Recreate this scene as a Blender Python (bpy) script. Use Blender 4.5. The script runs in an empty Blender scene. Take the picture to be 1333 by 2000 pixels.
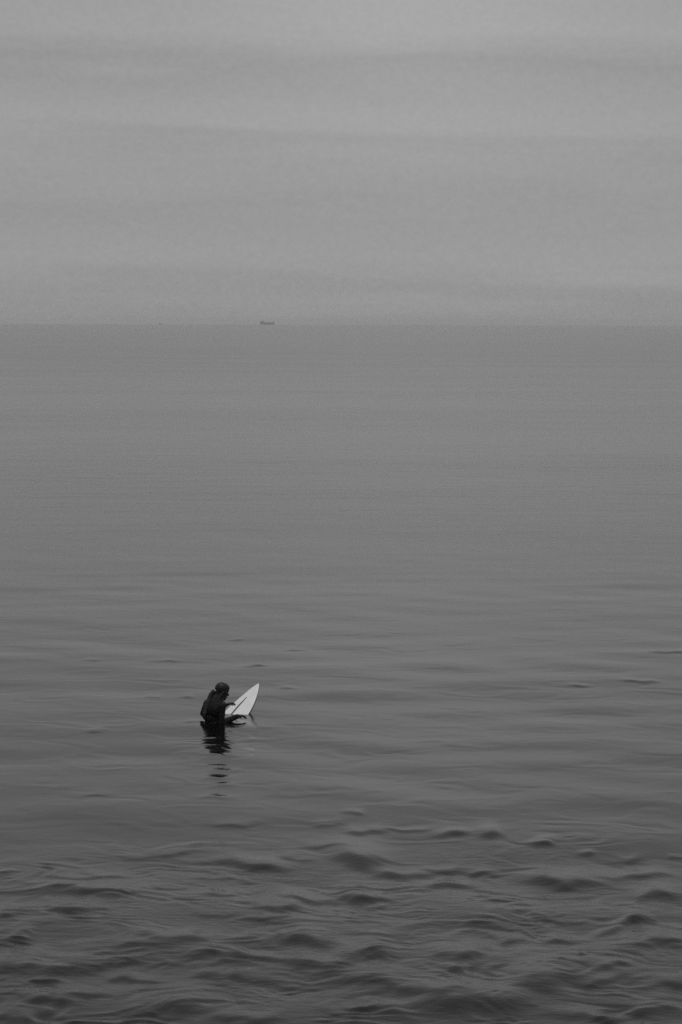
import bpy, bmesh, math, random
import numpy as np
from mathutils import Vector, Matrix, Euler

random.seed(4)
rng = np.random.default_rng(11)
scene = bpy.context.scene
COL = scene.collection
R = math.radians

# ------------------------------------------------------------------ camera
CAM_H = 5.4
LENS = 85.0
PITCH = 4.465          # degrees below level
cam_d = bpy.data.cameras.new('camera')
cam_d.sensor_fit = 'VERTICAL'
cam_d.sensor_height = 36.0
cam_d.lens = LENS
cam_d.clip_start = 0.1
cam_d.clip_end = 60000
cam_d.dof.use_dof = True
cam_d.dof.focus_distance = 33.0
cam_d.dof.aperture_fstop = 11
cam = bpy.data.objects.new('camera', cam_d)
COL.objects.link(cam)
cam.location = (0, 0, CAM_H)
base = Matrix.Rotation(R(90 - PITCH), 4, 'X')
roll = Matrix.Rotation(R(0.17), 4, 'Z')
cam.matrix_world = Matrix.Translation((0, 0, CAM_H)) @ base @ roll
scene.camera = cam

# ------------------------------------------------------------------ sky, sun, exposure
SUN_EL, SUN_AZ = 80.0, 150.0       # veiled sun, almost overhead
world = bpy.data.worlds.new('World')
scene.world = world
world.use_nodes = True
nt = world.node_tree
for n in list(nt.nodes):
    nt.nodes.remove(n)


def N(tree, kind, **kw):
    n = tree.nodes.new(kind)
    for k, v in kw.items():
        if k in n.inputs.keys() if hasattr(n.inputs, 'keys') else False:
            n.inputs[k].default_value = v
        else:
            setattr(n, k, v)
    return n


def M(tree, op, a, b=None, c=None, clamp=False):
    n = tree.nodes.new('ShaderNodeMath')
    n.operation = op
    n.use_clamp = clamp
    for i, v in enumerate((a, b, c)):
        if v is None:
            continue
        if isinstance(v, (int, float)):
            n.inputs[i].default_value = v
        else:
            tree.links.new(v, n.inputs[i])
    return n.outputs[0]


sky = nt.nodes.new('ShaderNodeTexSky')
sky.sky_type = 'NISHITA'
sky.sun_disc = False
sky.sun_elevation = R(SUN_EL)
sky.sun_rotation = R(SUN_AZ)
sky.air_density = 1.5
sky.dust_density = 4.0
bw = nt.nodes.new('ShaderNodeRGBToBW')
nt.links.new(sky.outputs[0], bw.inputs[0])
tc = nt.nodes.new('ShaderNodeTexCoord')
sep = nt.nodes.new('ShaderNodeSeparateXYZ')
nt.links.new(tc.outputs['Generated'], sep.inputs[0])
zc = M(nt, 'MAXIMUM', sep.outputs[2], 0.0)


def sky_noise(sx, sz, scale, detail, rough, off, dist=0.0):
    cmb = nt.nodes.new('ShaderNodeCombineXYZ')
    nt.links.new(M(nt, 'MULTIPLY', sep.outputs[0], sx), cmb.inputs[0])
    nt.links.new(M(nt, 'MULTIPLY', sep.outputs[1], sx), cmb.inputs[1])
    nt.links.new(M(nt, 'ADD', M(nt, 'MULTIPLY', sep.outputs[2], sz), off), cmb.inputs[2])
    n = nt.nodes.new('ShaderNodeTexNoise')
    n.inputs['Scale'].default_value = scale
    n.inputs['Detail'].default_value = detail
    n.inputs['Roughness'].default_value = rough
    n.inputs['Distortion'].default_value = dist
    nt.links.new(cmb.outputs[0], n.inputs['Vector'])
    return M(nt, 'SUBTRACT', n.outputs[0], 0.5)


n1 = sky_noise(2.2, 24.0, 1.0, 3, 0.45, 5.2, 0.15)      # broad stratus bands
n2 = sky_noise(6.0, 70.0, 1.0, 5, 0.55, 8.1, 0.3)      # thin streaks
n3 = sky_noise(330.0, 420.0, 1.0, 6, 0.75, 1.7)          # fine mottling
# overcast: brighter towards the zenith, plus the veiled sun
grad = M(nt, 'ADD', M(nt, 'MULTIPLY', M(nt, 'POWER', zc, 1.2), 0.6), 1.0)
vdot = nt.nodes.new('ShaderNodeVectorMath')
vdot.operation = 'DOT_PRODUCT'
nt.links.new(tc.outputs['Generated'], vdot.inputs[0])
vdot.inputs[1].default_value = (math.sin(R(SUN_AZ)) * math.cos(R(SUN_EL)),
                                math.cos(R(SUN_AZ)) * math.cos(R(SUN_EL)), math.sin(R(SUN_EL)))
glow = M(nt, 'POWER', M(nt, 'MAXIMUM', vdot.outputs['Value'], 0.0), 5.0)
grad = M(nt, 'ADD', grad, M(nt, 'MULTIPLY', glow, 0.25))
tex = M(nt, 'ADD', M(nt, 'ADD', M(nt, 'MULTIPLY', n1, 0.30), M(nt, 'MULTIPLY', n2, 0.20)),
        M(nt, 'MULTIPLY', n3, 0.26))
# layers of the cloud deck, bent by the noise
zw = M(nt, 'ADD', zc, M(nt, 'MULTIPLY', M(nt, 'ADD', n1, n2), 0.040))
for amp_, z0_, w_ in ((-.035, 0.0, .012), (.05, .0254, .011), (-.02, .044, .009), (.05, .084, .007), (-.045, .099, .006), (.06, .118, .009)):
    q_ = M(nt, 'DIVIDE', M(nt, 'SUBTRACT', zw, z0_), w_)
    e_ = M(nt, 'EXPONENT', M(nt, 'MULTIPLY', M(nt, 'MULTIPLY', q_, q_), -1.0))
    tex = M(nt, 'ADD', tex, M(nt, 'MULTIPLY', e_, amp_))
# a thinner, brighter part of the cloud, ahead and a little to the right
vb = nt.nodes.new('ShaderNodeVectorMath')
vb.operation = 'DISTANCE'
nt.links.new(tc.outputs['Generated'], vb.inputs[0])
vb.inputs[1].default_value = (math.sin(R(1.6)) * math.cos(R(8.8)), math.cos(R(1.6)) * math.cos(R(8.8)), math.sin(R(8.8)))
thin = M(nt, 'EXPONENT', M(nt, 'MULTIPLY', M(nt, 'POWER', M(nt, 'DIVIDE', vb.outputs['Value'], 0.075), 2.0), -1.0))
tex = M(nt, 'ADD', tex, M(nt, 'MULTIPLY', thin, 0.17))
tex = M(nt, 'ADD', tex, 1.0)
cloud = M(nt, 'MULTIPLY', M(nt, 'MULTIPLY', grad, tex), 3.05)
mix = M(nt, 'ADD', M(nt, 'MULTIPLY', bw.outputs[0], 0.04), cloud)
bg = nt.nodes.new('ShaderNodeBackground')
bg.inputs['Strength'].default_value = 0.10
nt.links.new(mix, bg.inputs['Color'])
wo = nt.nodes.new('ShaderNodeOutputWorld')
nt.links.new(bg.outputs[0], wo.inputs[0])

sun_d = bpy.data.lights.new('sun', 'SUN')
sun_d.energy = 0.95
sun_d.angle = R(24)
sun_d.color = (1.0, 1.0, 1.0)       # black and white photograph
sun = bpy.data.objects.new('sun', sun_d)
COL.objects.link(sun)
sd = Vector(vdot.inputs[1].default_value)
sun.rotation_euler = sd.to_track_quat('Z', 'Y').to_euler()
sun.location = (0, 0, 40)

scene.view_settings.view_transform = 'Standard'
scene.view_settings.look = 'None'
scene.view_settings.exposure = 0.0
scene.view_settings.gamma = 1.0
scene.view_settings.use_curve_mapping = False
scene.render.engine = 'CYCLES'
scene.cycles.use_denoising = False
scene.cycles.max_bounces = 6
scene.cycles.volume_bounces = 1
scene.cycles.filter_width = 1.55


# ------------------------------------------------------------------ helpers
def place(px, py, dist=None):
    """a pixel of the photograph -> the point of the water there (or at a given ground distance)"""
    f = 2000 * LENS / 36.0
    v = Vector(((px - 666.5) / f, -(py - 1000) / f, -1))
    v = (base @ roll).to_3x3() @ v
    k = -CAM_H / v.z if dist is None else dist / v.y
    p = Vector((0, 0, CAM_H)) + v * k
    return p


def mat(name, col, rough=0.6, spec=0.5, noise=0.0, nscale=20.0, bump=0.0):
    m = bpy.data.materials.new(name)
    m.use_nodes = True
    t = m.node_tree
    b = t.nodes['Principled BSDF']
    b.inputs['Base Color'].default_value = (col, col, col, 1)
    b.inputs['Roughness'].default_value = rough
    b.inputs['Specular IOR Level'].default_value = spec
    if noise or bump:
        tcn = t.nodes.new('ShaderNodeTexCoord')
        nz = t.nodes.new('ShaderNodeTexNoise')
        nz.inputs['Scale'].default_value = nscale
        nz.inputs['Detail'].default_value = 5
        t.links.new(tcn.outputs['Object'], nz.inputs['Vector'])
        if noise:
            f = M(t, 'MULTIPLY', M(t, 'ADD', M(t, 'MULTIPLY', M(t, 'SUBTRACT', nz.outputs[0], 0.5), 2 * noise), 1.0), col)
            t.links.new(f, b.inputs['Base Color'])
        if bump:
            bp = t.nodes.new('ShaderNodeBump')
            bp.inputs['Strength'].default_value = bump
            bp.inputs['Distance'].default_value = 0.01
            t.links.new(nz.outputs[0], bp.inputs['Height'])
            t.links.new(bp.outputs[0], b.inputs['Normal'])
    return m


def link_mesh(name, me, m, parent=None, smooth=True):
    me.name = name
    if smooth and len(me.polygons):
        me.polygons.foreach_set('use_smooth', [True] * len(me.polygons))
    o = bpy.data.objects.new(name, me)
    COL.objects.link(o)
    if m is not None:
        me.materials.append(m)
    if parent is not None:
        o.parent = parent
    return o


def thing(name, label, cat, loc, rotz=0.0):
    o = bpy.data.objects.new(name, None)
    o.empty_display_size = 0.2
    COL.objects.link(o)
    o.location = loc
    o.rotation_euler = (0, 0, rotz)
    o['label'] = label
    o['category'] = cat
    return o


def bm_obj(name, bm, m, parent=None, smooth=False):
    me = bpy.data.meshes.new(name)
    bmesh.ops.recalc_face_normals(bm, faces=bm.faces)
    bm.to_mesh(me)
    bm.free()
    return link_mesh(name, me, m, parent, smooth)


def box(bm, c, s, taper=1.0):
    vs = []
    for dz in (-1, 1):
        k = taper if dz > 0 else 1.0
        for dx, dy in ((-1, -1), (1, -1), (1, 1), (-1, 1)):
            vs.append(bm.verts.new((c[0] + dx * s[0] / 2 * k, c[1] + dy * s[1] / 2 * k, c[2] + dz * s[2] / 2)))
    for f in ((3, 2, 1, 0), (4, 5, 6, 7), (0, 1, 5, 4), (1, 2, 6, 5), (2, 3, 7, 6), (3, 0, 4, 7)):
        bm.faces.new([vs[i] for i in f])


def rod(bm, a, b, ra, rb=None, seg=8):
    rb = ra if rb is None else rb
    a, b = Vector(a), Vector(b)
    q = (b - a).to_track_quat('Z', 'Y')
    rings = []
    for p, r in ((a, ra), (b, rb)):
        rings.append([bm.verts.new(p + q @ Vector((math.cos(t) * r, math.sin(t) * r, 0)))
                      for t in [2 * math.pi * i / seg for i in range(seg)]])
    for i in range(seg):
        j = (i + 1) % seg
        bm.faces.new((rings[0][i], rings[0][j], rings[1][j], rings[1][i]))
    bm.faces.new(rings[0][::-1])
    bm.faces.new(rings[1])


# ------------------------------------------------------------------ water
P0 = place(422, 1409)                    # the water at the surfer
P0.z = 0.0


def smooth_noise(x, y, lx, ly, seed, n=14):
    g = np.random.default_rng(seed)
    v = np.zeros_like(x)
    for _ in range(n):
        a = g.uniform(0, 2 * np.pi)
        k = g.uniform(0.5, 1.5)
        v += np.sin(2 * np.pi * k * (np.cos(a) * x / lx + np.sin(a) * y / ly) + g.uniform(0, 6.28))
    return v / math.sqrt(n / 2)


def sstep(a, b, x):
    t = np.clip((x - a) / (b - a), 0, 1)
    return t * t * (3 - 2 * t)


# separate wavelets of the disturbed water: centre, breadth and height as seen in the photograph
CRESTS = [(715, 1625, 60, 8), (795, 1622, 65, 4), (885, 1630, 55, 9), (957, 1631, 40, 12), (1060, 1647, 45, 10),
          (705, 1676, 95, 22), (790, 1706, 90, 10), (860, 1698, 50, 6), (925, 1700, 80, 8), (880, 1726, 90, 10),
          (1145, 1666, 30, 6), (1230, 1676, 60, 6), (1325, 1673, 30, 4), (1100, 1718, 120, 18), (1250, 1708, 110, 10),
          (1290, 1747, 90, 16), (690, 1752, 60, 18), (740, 1758, 60, 8), (735, 1772, 30, 6), (950, 1803, 70, 5),
          (1110, 1800, 70, 4), (1210, 1810, 100, 8), (1260, 1792, 60, 14), (1003, 1837, 45, 10), (1095, 1841, 65, 7),
          (1280, 1845, 120, 18), (715, 1866, 90, 20), (900, 1865, 75, 14), (900, 1894, 65, 9), (730, 1920, 140, 18),
          (1070, 1912, 130, 28), (1180, 1918, 80, 9), (850, 1940, 90, 12), (930, 1960, 160, 24), (740, 1973, 90, 14),
          (1270, 1970, 140, 20), (1150, 1990, 120, 12), (1300, 1930, 90, 9), (1200, 1890, 50, 8),
          (10, 1703, 30, 5), (155, 1745, 150, 12), (490, 1688, 120, 12), (600, 1756, 90, 10), (545, 1777, 70, 14),
          (30, 1790, 80, 12), (140, 1778, 120, 8), (340, 1835, 120, 14), (275, 1850, 80, 7), (590, 1840, 110, 16),
          (420, 1867, 90, 9), (240, 1880, 60, 8), (20, 1840, 60, 18), (30, 1890, 70, 20), (140, 1890, 130, 18),
          (260, 1912, 90, 10), (430, 1905, 80, 10), (620, 1885, 90, 14), (95, 1952, 90, 12), (180, 1943, 90, 7),
          (20, 1985, 60, 12), (320, 1965, 130, 24), (480, 1988, 100, 10), (1310, 1275, 60, 5), (1130, 1340, 40, 4),
          (1250, 1332, 50, 5)]
# low wavelets whose pale backs show on the calm water
PALE = [(462, 1249, 30), (580, 1270, 50), (322, 1292, 60), (180, 1291, 30), (500, 1303, 60), (455, 1612, 110),
        (365, 1362, 25), (560, 1345, 40), (690, 1590, 40), (180, 1556, 90), (300, 1362, 30), (380, 1411, 30),
        (185, 1430, 40), (640, 1655, 130), (310, 1668, 150), (200, 1708, 120), (420, 1712, 70), (580, 1678, 60),
        (450, 1745, 120), (420, 1790, 80), (540, 1795, 90), (250, 1745, 80), (500, 1302, 30), (640, 1611, 60)]


def wavelets(x, y, dz):
    g = np.random.default_rng(77)
    f = 2000 * LENS / 36.0
    items = []
    for px, py, bw_, h in CRESTS:
        p = place(px, py); ppm = f / p.y
        tilt = g.normal(0.28, .25) if px > 760 else g.normal(-0.05, .22)
        w = h / (ppm * 0.40)
        items.append((p.x, p.y, bw_ / ppm * 0.62, w, w * g.uniform(1.8, 3.2), g.uniform(.18, .23) * w, tilt))
    for px, py, bw_ in PALE:
        p = place(px, py); ppm = f / p.y
        items.append((p.x, p.y, bw_ / ppm * 0.5, 0.07, g.uniform(.22, .36), 0.011, g.normal(.05, .15)))
    # low swells near the surfer that catch the reflection
    for px, py, bw_ in ((428, 1470, 80), (440, 1501, 45), (422, 1516, 50), (440, 1531, 45), (420, 1556, 70)):
        p = place(px, py + 4); ppm = f / p.y
        items.append((p.x, p.y, bw_ / ppm * 0.6, 0.10, 0.17, 0.0075, g.normal(.05, .1)))
    n = 0
    while n < 300:      # smaller ones between them, and on either side of the view
        r_ = 12.0 + 13.8 * g.random()
        a_ = g.uniform(-.42, .42)
        big = abs(a_) > .155 and g.random() < .35
        L = g.uniform(.15, .45) if big else .05 + .30 * g.random() ** 2
        w = g.uniform(.04, .11) if big else g.uniform(.014, .045)
        fade = 1 - max(0, (r_ - 23.0) / 3.5)
        items.append((math.sin(a_) * r_, math.cos(a_) * r_, L, w, w * g.uniform(1.2, 2.4), g.uniform(.06, .18) * w * fade, float(np.clip(g.normal(.08, .2), -.3, .45))))
        n += 1
    order = np.argsort(y)
    ys = y[order]
    for x0, y0, L, wf, wb, a, t in items:
        lo, hi = np.searchsorted(ys, y0 - 3 * wf - 3.5 * L * abs(t) - .3), np.searchsorted(ys, y0 + 3 * wb + 3.5 * L * abs(t) + .3)
        k = order[lo:hi]
        k = k[np.abs(x[k] - x0) < 3.2 * L]
        if not len(k):
            continue
        u = (x[k] - x0) / L
        b1_, b2_, b3_ = g.uniform(0, 6.28, 3)
        v = (y[k] - y0) - t * (x[k] - x0) + min(L * .22, wf * 1.3) * np.sin(2.4 * u + b1_) + min(L * .10, wf * .7) * np.sin(6.1 * u + b2_) - wf * .15 * u * u
        side_ = np.where(v < 0, v / wf, v / wb)
        prof = np.exp(-side_ ** 2 * 1.1) * np.exp(-np.abs(u) ** 3.2) * (1 + .22 * np.sin(3.1 * u + b3_))
        dz[k] += a * prof


def waves(x, y):
    r = np.hypot(x, y)
    edge = r + 0.85 * smooth_noise(x, y, 3.6, 3.2, 3) + 0.35 * smooth_noise(x, y, 1.1, 1.1, 4) + 0.10 * x
    chop = 1 - sstep(21.2, 25.9, edge)
    chop = 0.75 * chop ** 1.5 + 0.25 * chop                       # disturbed water towards the shore
    far_fade = 1 - sstep(50, 95, r)
    far = sstep(31, 62, r)
    dx = np.zeros_like(x); dy = np.zeros_like(x); dz = np.zeros_like(x)
    spots = np.zeros_like(x)
    p = place(422, 1450)
    spots += 0.42 * np.exp(-((x - p.x) / .5) ** 2 - ((y - p.y) / 1.3) ** 2)
    # bent phase fronts: no crest runs straight
    xw = x + 0.16 * smooth_noise(x, y, 1.3, 1.1, 21) + 0.05 * smooth_noise(x, y, .45, .4, 22)
    yw = y + 0.20 * smooth_noise(x, y, 1.5, 1.2, 23) + 0.05 * smooth_noise(x, y, .5, .4, 24)
    # lmin, lmax, count, rms slope (calm, choppy, farther out), spread, choppiness, bent, ruffles
    groups = [(5.0, 12.0, 8, .008, .012, .006, 0.45, 0.0, 0, 0),
              (1.2, 2.8, 14, .019, .028, .006, 0.55, 0.4, 0, 0),
              (0.50, 0.9, 24, .009, .034, .005, 0.55, 0.4, 1, .03),
              (0.24, 0.46, 30, .004, .052, .005, 0.55, 0.5, 1, .07),
              (0.11, 0.20, 30, .004, .062, .003, 0.70, 0.5, 1, .08)]
    for gi, (l0, l1, n, s_calm, s_chop, s_far, spread, ch, bent, ruf) in enumerate(groups):
        if gi >= 2:
            patch = np.clip(0.42 + 0.75 * smooth_noise(x, y, 1.7 - .2 * gi, 1.9 - .2 * gi, 90 + gi), 0.10, 1.40)
        else:
            patch = 1.0
        env = s_calm * (1 - chop) + s_chop * chop * patch
        env = env * (1 - far) + s_far * far + ruf * spots
        if gi >= 3:
            env = env * (1 - sstep(30, 62, r))
        env = env * far_fade
        X, Y = (xw, yw) if bent else (x, y)
        for i in range(n):
            lam = l0 * (l1 / l0) ** rng.random()
            k = 2 * np.pi / lam
            a = -np.pi / 2 + rng.normal(0, spread) - 0.12
            kx, ky = math.cos(a), math.sin(a)
            ph = k * (kx * X + ky * Y) + rng.uniform(0, 6.28)
            amp = env * math.sqrt(2.0 / n) / k
            dz += amp * np.cos(ph)
            if ch:
                dx -= ch * chop * kx * amp * np.sin(ph)
                dy -= ch * chop * ky * amp * np.sin(ph)
    # the water lapping round the surfer
    d = np.hypot(x - P0.x - 0.02, (y - P0.y - 0.02))
    rag = np.clip(0.5 + 0.7 * smooth_noise(x, y, .5, .6, 55), 0, 1.6)
    dz += 0.0020 * rag * np.cos(2 * np.pi * (d + 0.05 * smooth_noise(x, y, .4, .5, 56)) / 0.21) * np.exp(-((d - 0.35) / 0.40) ** 2)
    wavelets(x, y, dz)
    return dx, dy, dz


def build_water():
    rr = [0.5, 2, 4, 6, 8, 9.5, 10.5, 11.2]
    r = 11.5
    while r < 16.5:
        rr.append(r); r *= 1.0022
    while r < 52:
        rr.append(r); r *= 1.00142
    while r < 110:
        rr.append(r); r *= 1.0045
    while r < 9000:
        rr.append(r); r *= 1.05
    rr.append(9000.0)
    rr = np.array(rr)
    fine = np.concatenate([np.arange(-24.0, -12.5, 0.09), np.arange(-12.5, 12.5, 0.062), np.arange(12.5, 24.01, 0.09)])
    coarse = np.concatenate([np.arange(24.2, 42, 0.3), np.linspace(44, 180, 40)])
    az = np.concatenate([-coarse[::-1], fine, coarse])[1:]      # -180 and 180 are one column
    na, nr = len(az), len(rr)
    A, Rr = np.meshgrid(np.radians(az), rr)
    x = np.sin(A) * Rr; y = np.cos(A) * Rr
    x = x.ravel(); y = y.ravel()
    dx, dy, dz = waves(x, y)
    co = np.stack([x + dx, y + dy, dz], 1)
    co = np.vstack([co, [[0, 0, 0]]])
    idx = np.arange(nr * na).reshape(nr, na)
    nxt = np.roll(idx, -1, 1)
    q = np.stack([idx[:-1], nxt[:-1], nxt[1:], idx[1:]], -1).reshape(-1, 4)[:, ::-1]
    tri = np.stack([np.full(na, nr * na), nxt[0], idx[0]], -1)[:, ::-1]
    loops = np.concatenate([q.ravel(), tri.ravel()])
    starts = np.concatenate([np.arange(len(q)) * 4, len(q) * 4 + np.arange(na) * 3])
    me = bpy.data.meshes.new('sea_water')
    me.vertices.add(len(co)); me.vertices.foreach_set('co', co.ravel())
    me.loops.add(len(loops)); me.loops.foreach_set('vertex_index', loops.astype(np.int32))
    me.polygons.add(len(starts)); me.polygons.foreach_set('loop_start', starts.astype(np.int32))
    me.update(calc_edges=True)
    me.validate()
    return me


def water_material():
    m = bpy.data.materials.new('sea_water')
    m.use_nodes = True
    t = m.node_tree
    b = t.nodes['Principled BSDF']
    b.inputs['Base Color'].default_value = (0.003, 0.003, 0.003, 1)
    b.inputs['IOR'].default_value = 1.333
    geo = t.nodes.new('ShaderNodeNewGeometry')
    ln = t.nodes.new('ShaderNodeVectorMath'); ln.operation = 'LENGTH'
    t.links.new(geo.outputs['Position'], ln.inputs[0])
    dist = ln.outputs['Value']

    def mr(v, a, b_, c, d, smooth=True):
        n = t.nodes.new('ShaderNodeMapRange')
        n.interpolation_type = 'SMOOTHSTEP' if smooth else 'LINEAR'
        t.links.new(v, n.inputs[0])
        for i, q in enumerate((a, b_, c, d)):
            n.inputs[i + 1].default_value = q
        return n.outputs[0]

    def noise(sx, sy, detail, rough, rot=0.0, dist_=0.0):
        mp = t.nodes.new('ShaderNodeMapping')
        mp.inputs['Scale'].default_value = (sx, sy, 1)
        mp.inputs['Rotation'].default_value = (0, 0, rot)
        t.links.new(geo.outputs['Position'], mp.inputs[0])
        n = t.nodes.new('ShaderNodeTexNoise')
        n.inputs['Scale'].default_value = 1
        n.inputs['Detail'].default_value = detail
        n.inputs['Roughness'].default_value = rough
        n.inputs['Distortion'].default_value = dist_
        t.links.new(mp.outputs[0], n.inputs['Vector'])
        return n.outputs[0]

    # capillary ripples, near
    ripple = noise(7.0, 13.0, 4, 0.55, 0.1, 0.5)
    # wind waves farther out, where the mesh no longer carries them
    wind = noise(0.35, 0.9, 5, 0.6, -0.06, 0.5)
    # wind patches: streets of rougher and smoother water
    gust = noise(0.012, 0.05, 4, 0.55, 0.03, 0.6)
    gust2 = noise(0.09, 0.35, 4, 0.6, 0.05, 0.5)
    g = M(t, 'ADD', mr(gust, 0.35, 0.65, 0.82, 1.18), mr(gust2, 0.38, 0.62, -0.10, 0.10))
    b1 = t.nodes.new('ShaderNodeBump')
    b1.inputs['Distance'].default_value = 0.012
    t.links.new(M(t, 'MULTIPLY', M(t, 'ADD', mr(dist, 22, 27, 0.45, 0.10), mr(dist, 30, 62, 0, 0.45)), g), b1.inputs['Strength'])
    t.links.new(ripple, b1.inputs['Height'])
    b2 = t.nodes.new('ShaderNodeBump')
    b2.inputs['Distance'].default_value = 0.14
    t.links.new(M(t, 'MULTIPLY', mr(dist, 38, 95, 0.0, 0.42), g), b2.inputs['Strength'])
    t.links.new(wind, b2.inputs['Height'])
    t.links.new(b1.outputs[0], b2.inputs['Normal'])
    # the finest shiver of the surface
    b3 = t.nodes.new('ShaderNodeBump')
    b3.inputs['Distance'].default_value = 0.004
    t.links.new(mr(dist, 40, 140, 0.32, 0.6), b3.inputs['Strength'])
    t.links.new(noise(26.0, 11.0, 3, 0.7, 0.05), b3.inputs['Height'])
    t.links.new(b2.outputs[0], b3.inputs['Normal'])
    t.links.new(b3.outputs[0], b.inputs['Normal'])
    t.links.new(M(t, 'MULTIPLY', mr(dist, 40, 400, 0.06, 0.13), M(t, 'ADD', M(t, 'MULTIPLY', g, 0.4), 0.6)), b.inputs['Roughness'])
    return m


water = link_mesh('sea_water', build_water(), water_material())
water['kind'] = 'structure'

# ------------------------------------------------------------------ haze
bm = bmesh.new()
box(bm, (0, 0, 8.0 - 1.0), (18600, 18600, 18.0))
haze = bm_obj('haze', bm, None)
haze['kind'] = 'stuff'
hm = bpy.data.materials.new('haze')
hm.use_nodes = True
ht = hm.node_tree
for n in list(ht.nodes):
    ht.nodes.remove(n)
pv = ht.nodes.new('ShaderNodeVolumePrincipled')
pv.inputs['Color'].default_value = (0.9, 0.9, 0.9, 1)
pv.inputs['Density'].default_value = 1.3e-4
pv.inputs['Anisotropy'].default_value = 0.2
ho = ht.nodes.new('ShaderNodeOutputMaterial')
ht.links.new(pv.outputs[0], ho.inputs['Volume'])
haze.data.materials.append(hm)

# ------------------------------------------------------------------ ships on the horizon
m_hull = mat('ship_hull_paint', 0.06, 0.6, noise=0.3, nscale=0.3)
m_house = mat('ship_white_paint', 0.16, 0.5, noise=0.2, nscale=0.4)
m_dark = mat('ship_dark_steel', 0.05, 0.6)
m_win = mat('ship_window_glass', 0.02, 0.1)


def hull_mesh(L, B, D, sheer_bow, sheer_stern, n=24):
    bm = bmesh.new()
    rings = []
    for i in range(n + 1):
        s = i / n
        x = (s - 0.5) * L
        w = B / 2 * (min(1, (1 - s) / 0.22 + 0.02) ** 0.6 if s > 0.78 else min(1.0, 0.72 + s * 2.8))
        top = D + sheer_bow * max(0, (s - 0.72) / 0.28) ** 1.3 + sheer_stern * max(0, (0.14 - s) / 0.14)
        rake = 0.055 * L * max(0, (s - 0.85) / 0.15)
        rings.append([bm.verts.new(v) for v in (
            (x + rake, -w, top), (x + rake * 0.4, -w * 0.92, 0.2), (x, -w * 0.5, -0.6),
            (x, w * 0.5, -0.6), (x + rake * 0.4, w * 0.92, 0.2), (x + rake, w, top))])
    for a, b in zip(rings, rings[1:]):
        for i in range(5):
            bm.faces.new((a[i], b[i], b[i + 1], a[i + 1]))
        bm.faces.new((a[5], b[5], b[0], a[0]))
    bm.faces.new(rings[0]); bm.faces.new(rings[-1][::-1])
    return bm


sp = place(522, 632, 8200.0)
ship = thing('cargo_ship', 'small hazy cargo ship with its wheelhouse at the left end, on the horizon', 'ship',
             (sp.x, sp.y, 0), 0.05)
ship.scale = (1.26, 1.26, 1.2)
bm_obj('hull', hull_mesh(38, 8, 5.4, 2.6, 1.4), m_hull, ship)
bm = bmesh.new(); box(bm, (-12.6, 0, 6.9), (9.5, 6.6, 3.0)); box(bm, (-12.2, 0, 8.7), (6.6, 5.6, 2.2))
wh = bm_obj('wheelhouse', bm, m_house, ship)
for i in range(4):
    bm = bmesh.new(); box(bm, (-14.6 + i * 1.55, -2.83, 9.0), (1.1, 0.1, 0.9)); bm_obj('window', bm, m_win, wh)
for i in range(5):
    bm = bmesh.new(); box(bm, (-16.2 + i * 1.7, -3.33, 6.3), (0.7, 0.1, 0.7)); bm_obj('window', bm, m_win, wh)
bm = bmesh.new(); box(bm, (-15.6, 0, 9.4), (1.8, 1.8, 3.4), 0.8); bm_obj('funnel', bm, m_dark, ship)
bm = bmesh.new(); rod(bm, (-11.5, 0, 9.6), (-11.5, 0, 13.2), 0.22, 0.12); rod(bm, (-11.5, -1.4, 12), (-11.5, 1.4, 12), 0.1)
bm_obj('mast', bm, m_dark, ship)
for x0 in (-4.2, 3.4):
    bm = bmesh.new(); box(bm, (x0, 0, 6.0), (6.6, 5.6, 1.4), 0.96); bm_obj('hatch_cover', bm, m_dark, ship)
bm = bmesh.new(); rod(bm, (10.2, 0, 3.6), (10.2, 0, 9.6), 0.4, 0.3); rod(bm, (10.2, 0, 8.6), (4.5, 0, 6.8), 0.25, 0.15)
bm_obj('cargo_crane', bm, m_dark, ship)
bm = bmesh.new(); rod(bm, (17.2, 0, 6.4), (17.2, 0, 11.2), 0.25, 0.15); bm_obj('foremast', bm, m_dark, ship)

sp = place(313, 632, 7600.0)
boat = thing('fishing_boat', 'faint tiny fishing boat on the horizon, left of the cargo ship', 'boat', (sp.x, sp.y, 0), 0.5)
boat.scale = (1.3, 1.3, 1.3)
bm_obj('hull', hull_mesh(8.5, 2.8, 1.3, 0.9, 0.1, 12), m_hull, boat)
bm = bmesh.new(); box(bm, (-0.6, 0, 2.3), (2.6, 1.9, 2.2), 0.9)
cb = bm_obj('cabin', bm, m_house, boat)
bm = bmesh.new(); box(bm, (-0.6, -0.95, 2.7), (1.6, 0.1, 0.7)); bm_obj('window', bm, m_win, cb)
bm = bmesh.new(); rod(bm, (-0.9, 0, 3.3), (-0.9, 0, 6.0), 0.09, 0.05); bm_obj('mast', bm, m_dark, boat)

# ------------------------------------------------------------------ surfboard
# local axes at the surfer: X right, Y away from the camera, Z up; origin on the water
B_SEAT = Vector((-0.10, 0.07, -0.21))
NOSE = Vector((0.543, 1.13, 0.350))
ax = (NOSE - B_SEAT).normalized()
hz = Vector((ax.x, ax.y, 0)).normalized()
side = Vector((hz.y, -hz.x, 0))                       # the surfer's right, towards the camera
side = Matrix.Rotation(R(8), 3, ax) @ side
up = side.cross(ax).normalized()
if up.z < 0:
    up = -up
BL = 1.88


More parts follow.
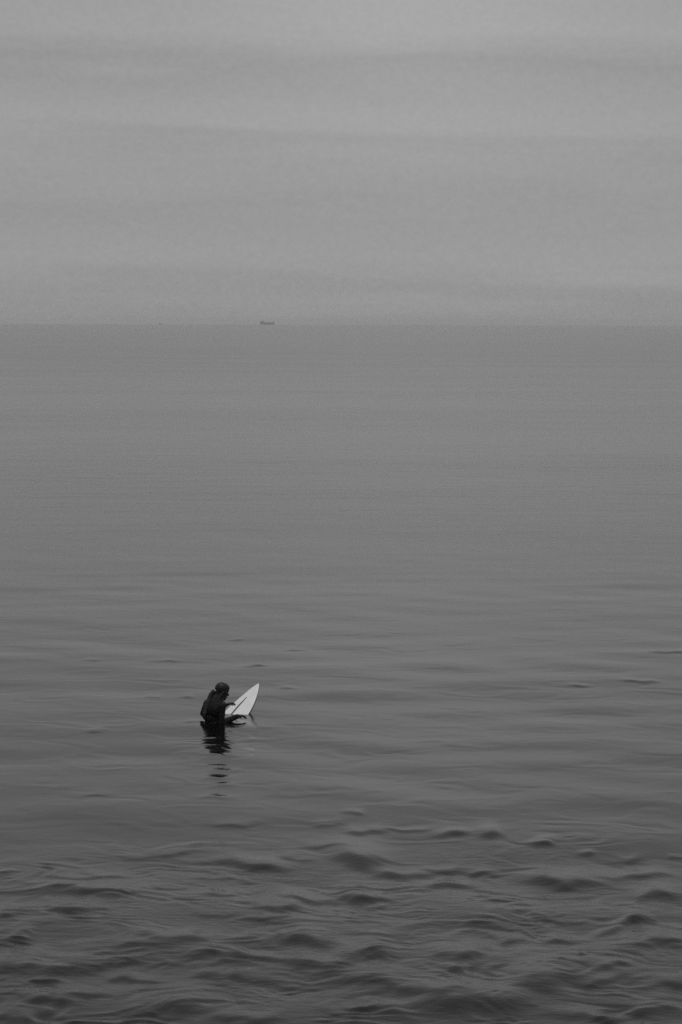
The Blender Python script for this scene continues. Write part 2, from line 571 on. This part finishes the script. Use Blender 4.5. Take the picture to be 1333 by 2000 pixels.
def half_w(s):      # s metres from the nose
    u = s / BL
    if u < 0.46:
        return 0.195 * math.sin(math.pi / 2 * (u / 0.46)) ** 0.72
    v = (u - 0.46) / 0.54
    return 0.195 * (1 - 0.40 * v ** 2.1) if v < 0.9 else 0.195 * (1 - 0.40 * v ** 2.1) * math.sqrt(max(0.0, 1 - ((v - 0.9) / 0.1) ** 2 * 0.86))


def rocker(s):
    u = s / BL
    return 0.115 * max(0, 1 - u / 0.5) ** 2.2 + 0.045 * max(0, (u - 0.6) / 0.4) ** 2


def thick(s):
    u = s / BL
    return 0.011 + 0.052 * math.sin(math.pi * min(1, max(0, u)) ** 0.85) ** 0.6


def board_pt(s, v, z):
    # lift line so that the nose stays at NOSE
    p = NOSE - ax * s + up * (rocker(s) - rocker(0)) + side * v + up * z
    return p


def board_surface(a0, a1, nv=14):
    """a strip of the board's skin between two angles of its section (0 and pi are the rails, below 0 is the deck)"""
    bm = bmesh.new()
    ns = 60
    rows = []
    for i in range(ns + 1):
        s = BL * (i / ns) ** 1.15
        w = max(half_w(s), 0.004); th = thick(s)
        row = []
        for j in range(nv + 1):
            a = a0 + (a1 - a0) * j / nv
            e = math.sin(a)
            z = th * 0.42 * abs(e) ** 0.55 if e < 0 else -th * 0.58 * e ** 0.5
            row.append(bm.verts.new(board_pt(s, -math.cos(a) * w, z)))
        rows.append(row)
    for a, b in zip(rows, rows[1:]):
        for j in range(nv):
            bm.faces.new((a[j], a[j + 1], b[j + 1], b[j]))
    return bm


m_deck = mat('surfboard_white_resin', 0.66, 0.40, noise=0.14, nscale=7)
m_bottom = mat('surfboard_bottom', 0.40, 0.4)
m_rail_shade = mat('surfboard_rail_shade', 0.045, 0.4)  # shade along the rails painted in as a dark colour; fins share it
m_string = mat('surfboard_stripe', 0.06, 0.5)
board = thing('surfboard', 'white surfboard with a dark centre stripe, nose tilted up out of the sea', 'surfboard', P0)
bm_obj('deck', board_surface(-0.30, -math.pi + 0.30, 20), m_deck, board, True)
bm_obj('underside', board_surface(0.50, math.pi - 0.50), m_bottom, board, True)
bm_obj('rail', board_surface(-0.30, 0.50, 6), m_rail_shade, board, True)
bm_obj('rail', board_surface(math.pi + 0.30, math.pi - 0.50, 6), m_rail_shade, board, True)
bm = bmesh.new()
prev = None
for i in range(25):
    s = 0.30 + 0.85 * i / 24
    th = thick(s)
    wv = 0.012 * min(1, 0.45 + i / 8)
    r_ = [bm.verts.new(board_pt(s, v - 0.045 * min(1, s / 0.5), th * 0.40 + z)) for v, z in ((-wv, -0.002), (-wv, 0.003), (wv, 0.003), (wv, -0.002))]
    if prev:
        for j in range(3):
            bm.faces.new((prev[j], prev[j + 1], r_[j + 1], r_[j]))
    else:
        bm.faces.new(r_)
    prev = r_
bm.faces.new(prev[::-1])
bm_obj('stripe', bm, m_string, board)
for v, s0 in ((-0.12, 1.50), (0.12, 1.50), (0.0, 1.62)):
    bm = bmesh.new()
    pr = []
    for k in range(6):
        h = 0.11 * k / 5
        c = 0.10 * (1 - 0.75 * (k / 5) ** 1.6)
        o_ = 0.05 * (k / 5) ** 1.3
        z0 = -thick(s0) * 0.5 - h
        row = [bm.verts.new(board_pt(min(s0 + o_ + dx, BL - 0.01), v + dv, z0))
               for dx, dv in ((0, 0), (c * 0.4, 0.004), (c, 0), (c * 0.4, -0.004))]
        if pr:
            for j in range(4):
                bm.faces.new((pr[j], pr[(j + 1) % 4], row[(j + 1) % 4], row[j]))
        pr = row
    bm.faces.new(pr)
    bm_obj('fin', bm, m_rail_shade, board, True)

# ------------------------------------------------------------------ surfer
m_skin = mat('skin', 0.02, 0.6, spec=0.25, noise=0.15, nscale=18)
m_suit = mat('wetsuit_neoprene', 0.008, 0.65, spec=0.12, noise=0.2, nscale=30, bump=0.3)
m_hair = mat('dark_wet_hair', 0.006, 0.45, spec=0.3, noise=0.3, nscale=60, bump=0.6)
m_sky_gap = mat('sky_gap_pale', 0.30, 0.6)
m_eye = mat('eye', 0.25, 0.2)


def ball(bm, c, r, seg=16):
    c = Vector(c)
    rr = r if isinstance(r, (tuple, list)) else (r, r, r)
    mtx = Matrix.Translation(c) @ Matrix.Diagonal((rr[0], rr[1], rr[2], 1))
    bmesh.ops.create_uvsphere(bm, u_segments=seg, v_segments=seg // 2 + 2, radius=1.0, matrix=mtx)


def oball(bm, c, r, mtx3, seg=18):
    m4 = Matrix.Translation(Vector(c)) @ mtx3.to_4x4() @ Matrix.Diagonal((r[0], r[1], r[2], 1))
    bmesh.ops.create_uvsphere(bm, u_segments=seg, v_segments=seg // 2 + 2, radius=1.0, matrix=m4)


def limb(bm, a, b, ra, rb, seg=14):
    """tapered limb with round ends; overlapping pieces are fused by the voxel remesh"""
    rod(bm, a, b, ra, rb, seg)
    ball(bm, a, ra, seg); ball(bm, b, rb, seg)


def fuse(name, bm, m, parent, voxel, smooth_it=4, fac=0.5):
    me = bpy.data.meshes.new(name)
    bm.to_mesh(me); bm.free()
    tmp = bpy.data.objects.new(name + '_build', me)
    COL.objects.link(tmp)
    rm = tmp.modifiers.new('r', 'REMESH'); rm.mode = 'VOXEL'; rm.voxel_size = voxel
    sm = tmp.modifiers.new('s', 'SMOOTH'); sm.iterations = smooth_it; sm.factor = fac
    dg = bpy.context.evaluated_depsgraph_get()
    out = bpy.data.meshes.new_from_object(tmp.evaluated_get(dg))
    bpy.data.objects.remove(tmp); bpy.data.meshes.remove(me)
    out.materials.clear()
    return link_mesh(name, out, m, parent, True)


surfer = thing('person', 'surfer in a dark wetsuit with a ponytail, sitting waist deep astride the board', 'person', P0)

TH = R(38)
th_f = Vector((math.cos(TH), math.sin(TH), 0))      # the way the chest faces
th_r = Vector((math.sin(TH), -math.cos(TH), 0))     # the surfer's right
pelvis = Vector((-0.035, -0.06, -0.07))
waist = Vector((-0.04, -0.05, 0.055))
chest = Vector((-0.040, -0.035, 0.175))
neckb = Vector((0.005, 0.0, 0.265))
headc = Vector((0.085, 0.045, 0.398))
shR = neckb + th_r * 0.155 + Vector((-0.01, 0, -0.045))
shL = neckb - th_r * 0.165 + Vector((-0.025, 0, -0.040))
elR = Vector((0.080, -0.165, 0.0))
wrR = Vector((0.292, 0.035, 0.064))
elL = Vector((-0.185, 0.19, 0.075))
wrL = Vector((0.105, 0.37, 0.160))
frame3 = Matrix((th_r, th_f, Vector((0, 0, 1)))).transposed()


def torso(bm, g):
    oball(bm, pelvis, (0.150 + g, 0.115 + g, 0.115 + g), frame3)
    oball(bm, waist, (0.115 + g, 0.100 + g, 0.12 + g), frame3)
    lean = Matrix.Rotation(R(-22), 3, th_r)
    oball(bm, chest, (0.160 + g, 0.112 + g, 0.135 + g), lean @ frame3)
    oball(bm, chest + Vector((0.03, 0.02, 0.05)), (0.165 + g, 0.088 + g, 0.075 + g), lean @ frame3)
    oball(bm, (-0.100, -0.03, 0.105), (0.085 + g, 0.085 + g, 0.10 + g), frame3)   # rounded back
    # shoulder girdle, shoulder blades
    limb(bm, shR, neckb + th_r * 0.04 + Vector((0, 0, .005)), 0.052 + g, 0.055 + g)
    limb(bm, shL, neckb - th_r * 0.04 + Vector((0, 0, .005)), 0.052 + g, 0.055 + g)
    limb(bm, waist - th_f * 0.035, neckb - th_f * 0.02, 0.085 + g, 0.05 + g)


def arms(bm, g, to_wrist=True):
    for sh, el, wr in ((shR, elR, wrR), (shL, elL, wrL)):
        limb(bm, sh, sh.lerp(el, 0.45), 0.050 + g, 0.046 + g)
        limb(bm, sh.lerp(el, 0.45), el, 0.046 + g, 0.038 + g)
        limb(bm, el, el.lerp(wr, 0.35), 0.038 + g, 0.041 + g)
        limb(bm, el.lerp(wr, 0.35), wr, 0.043 + g, 0.030 + g)


def legs(bm, g, foot):
    bx_f = hz
    bx_r = Vector((hz.y, -hz.x, 0))
    for sgn in (1, -1):
        hip = pelvis + bx_r * 0.10 * sgn + Vector((0, 0, -0.02))
        knee = pelvis + bx_f * 0.30 + bx_r * 0.33 * sgn + Vector((0, 0, -0.20))
        ankle = knee + Vector((0, 0, -0.40)) - bx_f * 0.05
        limb(bm, hip, hip.lerp(knee, 0.5), 0.088 + g, 0.075 + g)
        limb(bm, hip.lerp(knee, 0.5), knee, 0.075 + g, 0.056 + g)
        limb(bm, knee, knee.lerp(ankle, 0.35), 0.055 + g, 0.056 + g)
        limb(bm, knee.lerp(ankle, 0.35), ankle, 0.056 + g, 0.036 + g)
        if foot:
            limb(bm, ankle, ankle + bx_f * 0.13 + Vector((0, 0, -0.07)), 0.036, 0.026)
            limb(bm, ankle, ankle - bx_f * 0.035 + Vector((0, 0, -0.035)), 0.034, 0.030)


def hand(bm, wrist, d, palm_n, thumb_side, curl):
    """palm, four unequal bent fingers and a thumb that leaves the side of the palm"""
    d = d.normalized(); palm_n = (palm_n - palm_n.dot(d) * d).normalized()
    w = d.cross(palm_n).normalized()
    if w.dot(thumb_side) < 0:
        w = -w
    m3 = Matrix((w, d, palm_n)).transposed()
    oball(bm, wrist + d * 0.045, (0.042, 0.055, 0.020), m3)
    limb(bm, wrist, wrist + d * 0.03, 0.026, 0.024)
    for i, (off, L) in enumerate(((0.028, 0.072), (0.0095, 0.080), (-0.0095, 0.074), (-0.028, 0.058))):
        p = wrist + d * (0.085 - abs(off) * 0.25) + w * off
        ang = 0.0
        fd = (d + w * off * 3.0).normalized()
        r = 0.0098
        limb(bm, wrist + d * 0.05 + w * off * 0.8, p, 0.012, r, 8)
        for k, fr in enumerate((0.44, 0.32, 0.24)):
            ang += curl * (0.8, 1.1, 0.7)[k] * (1 + 0.08 * i)
            dirv = fd * math.cos(ang) + palm_n * math.sin(ang)
            q = p + dirv * L * fr
            limb(bm, p, q, r, r - 0.0009, 8)
            p = q; r -= 0.0009
    t0 = wrist + d * 0.025 + w * 0.028
    t1 = t0 + (d * 0.6 + w * 0.75 + palm_n * 0.25).normalized() * 0.038
    t2 = t1 + (d * 0.85 + w * 0.25 + palm_n * 0.45).normalized() * 0.03
    t3 = t2 + (d * 0.9 + palm_n * 0.5).normalized() * 0.024
    limb(bm, t0, t1, 0.0145, 0.011, 8); limb(bm, t1, t2, 0.011, 0.0098, 8); limb(bm, t2, t3, 0.0098, 0.008, 8)


# head frame: facing right, a little away from the camera, looking down at the board
HA = R(27); HP = R(-17)
hf = Vector((math.cos(HA) * math.cos(HP), math.sin(HA) * math.cos(HP), math.sin(HP)))
hr = Vector((math.sin(HA), -math.cos(HA), 0))
hu = hr.cross(hf).normalized()
head3 = Matrix((hr, hf, hu)).transposed()


def hp(r_, f_, u_):
    return headc + hr * r_ + hf * f_ + hu * u_


def head(bm):
    oball(bm, hp(0, -0.012, 0.032), (0.072, 0.090, 0.082), head3)       # skull
    oball(bm, hp(0, 0.028, -0.018), (0.060, 0.058, 0.082), head3)       # face
    oball(bm, hp(0, 0.040, -0.072), (0.038, 0.036, 0.030), head3)       # jaw
    oball(bm, hp(0, 0.068, -0.092), (0.017, 0.014, 0.013), head3)       # chin
    oball(bm, hp(0, 0.070, 0.028), (0.048, 0.018, 0.014), head3)        # brow
    limb(bm, hp(0, 0.080, 0.010), hp(0, 0.102, -0.024), 0.008, 0.0125, 8)   # nose
    for s in (-1, 1):
        ball(bm, hp(s * 0.010, 0.093, -0.028), 0.008, 8)
        oball(bm, hp(s * 0.036, 0.062, -0.018), (0.018, 0.014, 0.016), head3)   # cheek
        oball(bm, hp(s * 0.071, -0.006, -0.006), (0.008, 0.018, 0.030), head3)  # ear
    oball(bm, hp(0, 0.083, -0.054), (0.021, 0.009, 0.006), head3)       # lips
    oball(bm, hp(0, 0.081, -0.065), (0.018, 0.009, 0.007), head3)
    limb(bm, neckb + Vector((-0.012, 0, -0.02)), hp(0, -0.018, -0.045), 0.056, 0.050)


handL_d = Vector((0.85, 0.45, 0.28))
handR_d = Vector((0.80, 0.55, 0.02))
bm = bmesh.new()
torso(bm, -0.004); arms(bm, -0.004); legs(bm, -0.004, True); head(bm)
hand(bm, wrR, handR_d, Vector((0.05, 0, -1)), Vector((-0.2, 1, 0)), 0.40)
hand(bm, wrL, handL_d, Vector((0.3, -0.3, -1)), Vector((0, -1, 0)), 0.40)
fuse('body', bm, m_skin, surfer, 0.0042, 2, 0.45)

bm = bmesh.new()
torso(bm, 0.003); arms(bm, 0.003); legs(bm, 0.003, False)
limb(bm, neckb, neckb + (hp(0, -0.018, -0.045) - neckb) * 0.30, 0.064, 0.056)
suit = fuse('wetsuit', bm, m_suit, surfer, 0.006, 5)

for s in (-1, 1):
    bm = bmesh.new(); ball(bm, hp(s * 0.028, 0.068, 0.006), 0.0115, 10)
    bm_obj('eye', bm, m_eye, surfer, True)

# hair: a cap drawn back into a ponytail that falls behind the shoulders
bm = bmesh.new()
oball(bm, hp(0, -0.022, 0.042), (0.082, 0.095, 0.088), head3)
oball(bm, hp(0, 0.012, 0.062), (0.072, 0.078, 0.062), head3)
for s in (-1, 1):
    limb(bm, hp(s * 0.060, 0.012, 0.030), hp(s * 0.064, -0.030, -0.035), 0.020, 0.024)
limb(bm, hp(0, -0.060, 0.0), hp(0, -0.050, -0.075), 0.056, 0.052)
limb(bm, hp(0, -0.055, -0.05), neckb + Vector((-0.060, -0.045, -0.015)), 0.052, 0.048)
limb(bm, hp(0, -0.075, 0.045), Vector((-0.012, 0.01, 0.398)), 0.045, 0.024)
limb(bm, hp(0.058, -0.015, 0.0), Vector((0.030, -0.055, 0.285)), 0.030, 0.034)
limb(bm, Vector((0.030, -0.055, 0.285)), Vector((0.020, -0.095, 0.215)), 0.034, 0.014)
limb(bm, hp(0.064, 0.022, 0.030), hp(0.062, 0.010, -0.06), 0.018, 0.022)
limb(bm, hp(0.062, 0.010, -0.06), Vector((0.075, -0.06, 0.262)), 0.022, 0.012)
hair = fuse('hair', bm, m_hair, surfer, 0.005, 3)
bm = bmesh.new()
pts = [(.005, .012, .423, .024), (-.030, .0, .410, .030), (-.058, -.01, .376, .034), (-.078, -.03, .325, .037),
       (-.100, -.065, .26, .036), (-.122, -.10, .195, .028), (-.138, -.13, .14, .016), (-.145, -.14, .10, .006)]
for a, b in zip(pts, pts[1:]):
    limb(bm, a[:3], b[:3], a[3], b[3], 10)
g = random.Random(5)
for k in range(9):       # separate wet strands give the tail an uneven edge
    ox, oy = g.uniform(-.013, .013), g.uniform(-.012, .012)
    last = None
    for i in range(2, 8):
        p = Vector(pts[i][:3]) + Vector((ox * (0.5 + i / 6) - .004, oy * (0.5 + i / 6), -0.012 * (i > 6)))
        if last:
            limb(bm, last, p, 0.010, 0.007, 6)
        last = p
pony = fuse('ponytail', bm, m_hair, surfer, 0.004, 2)
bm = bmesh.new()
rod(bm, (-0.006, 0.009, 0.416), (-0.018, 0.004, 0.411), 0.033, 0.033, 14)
bm_obj('sky_gap_tie', bm, m_sky_gap, surfer, True)  # added band, its pale colour stands in for sky between head and ponytail
# a loose lock that has fallen forward past the chin
bm = bmesh.new()
lk = [hp(0.055, 0.0, -0.03), Vector((0.095, -0.03, 0.300)), Vector((0.118, -0.04, 0.272)), Vector((0.143, -0.045, 0.240))]
for i, (a, b) in enumerate(zip(lk, lk[1:])):
    limb(bm, a, b, 0.010 - 0.001 * i, 0.009 - 0.001 * i, 8)
fuse('hair_strand', bm, m_hair, surfer, 0.003, 1)
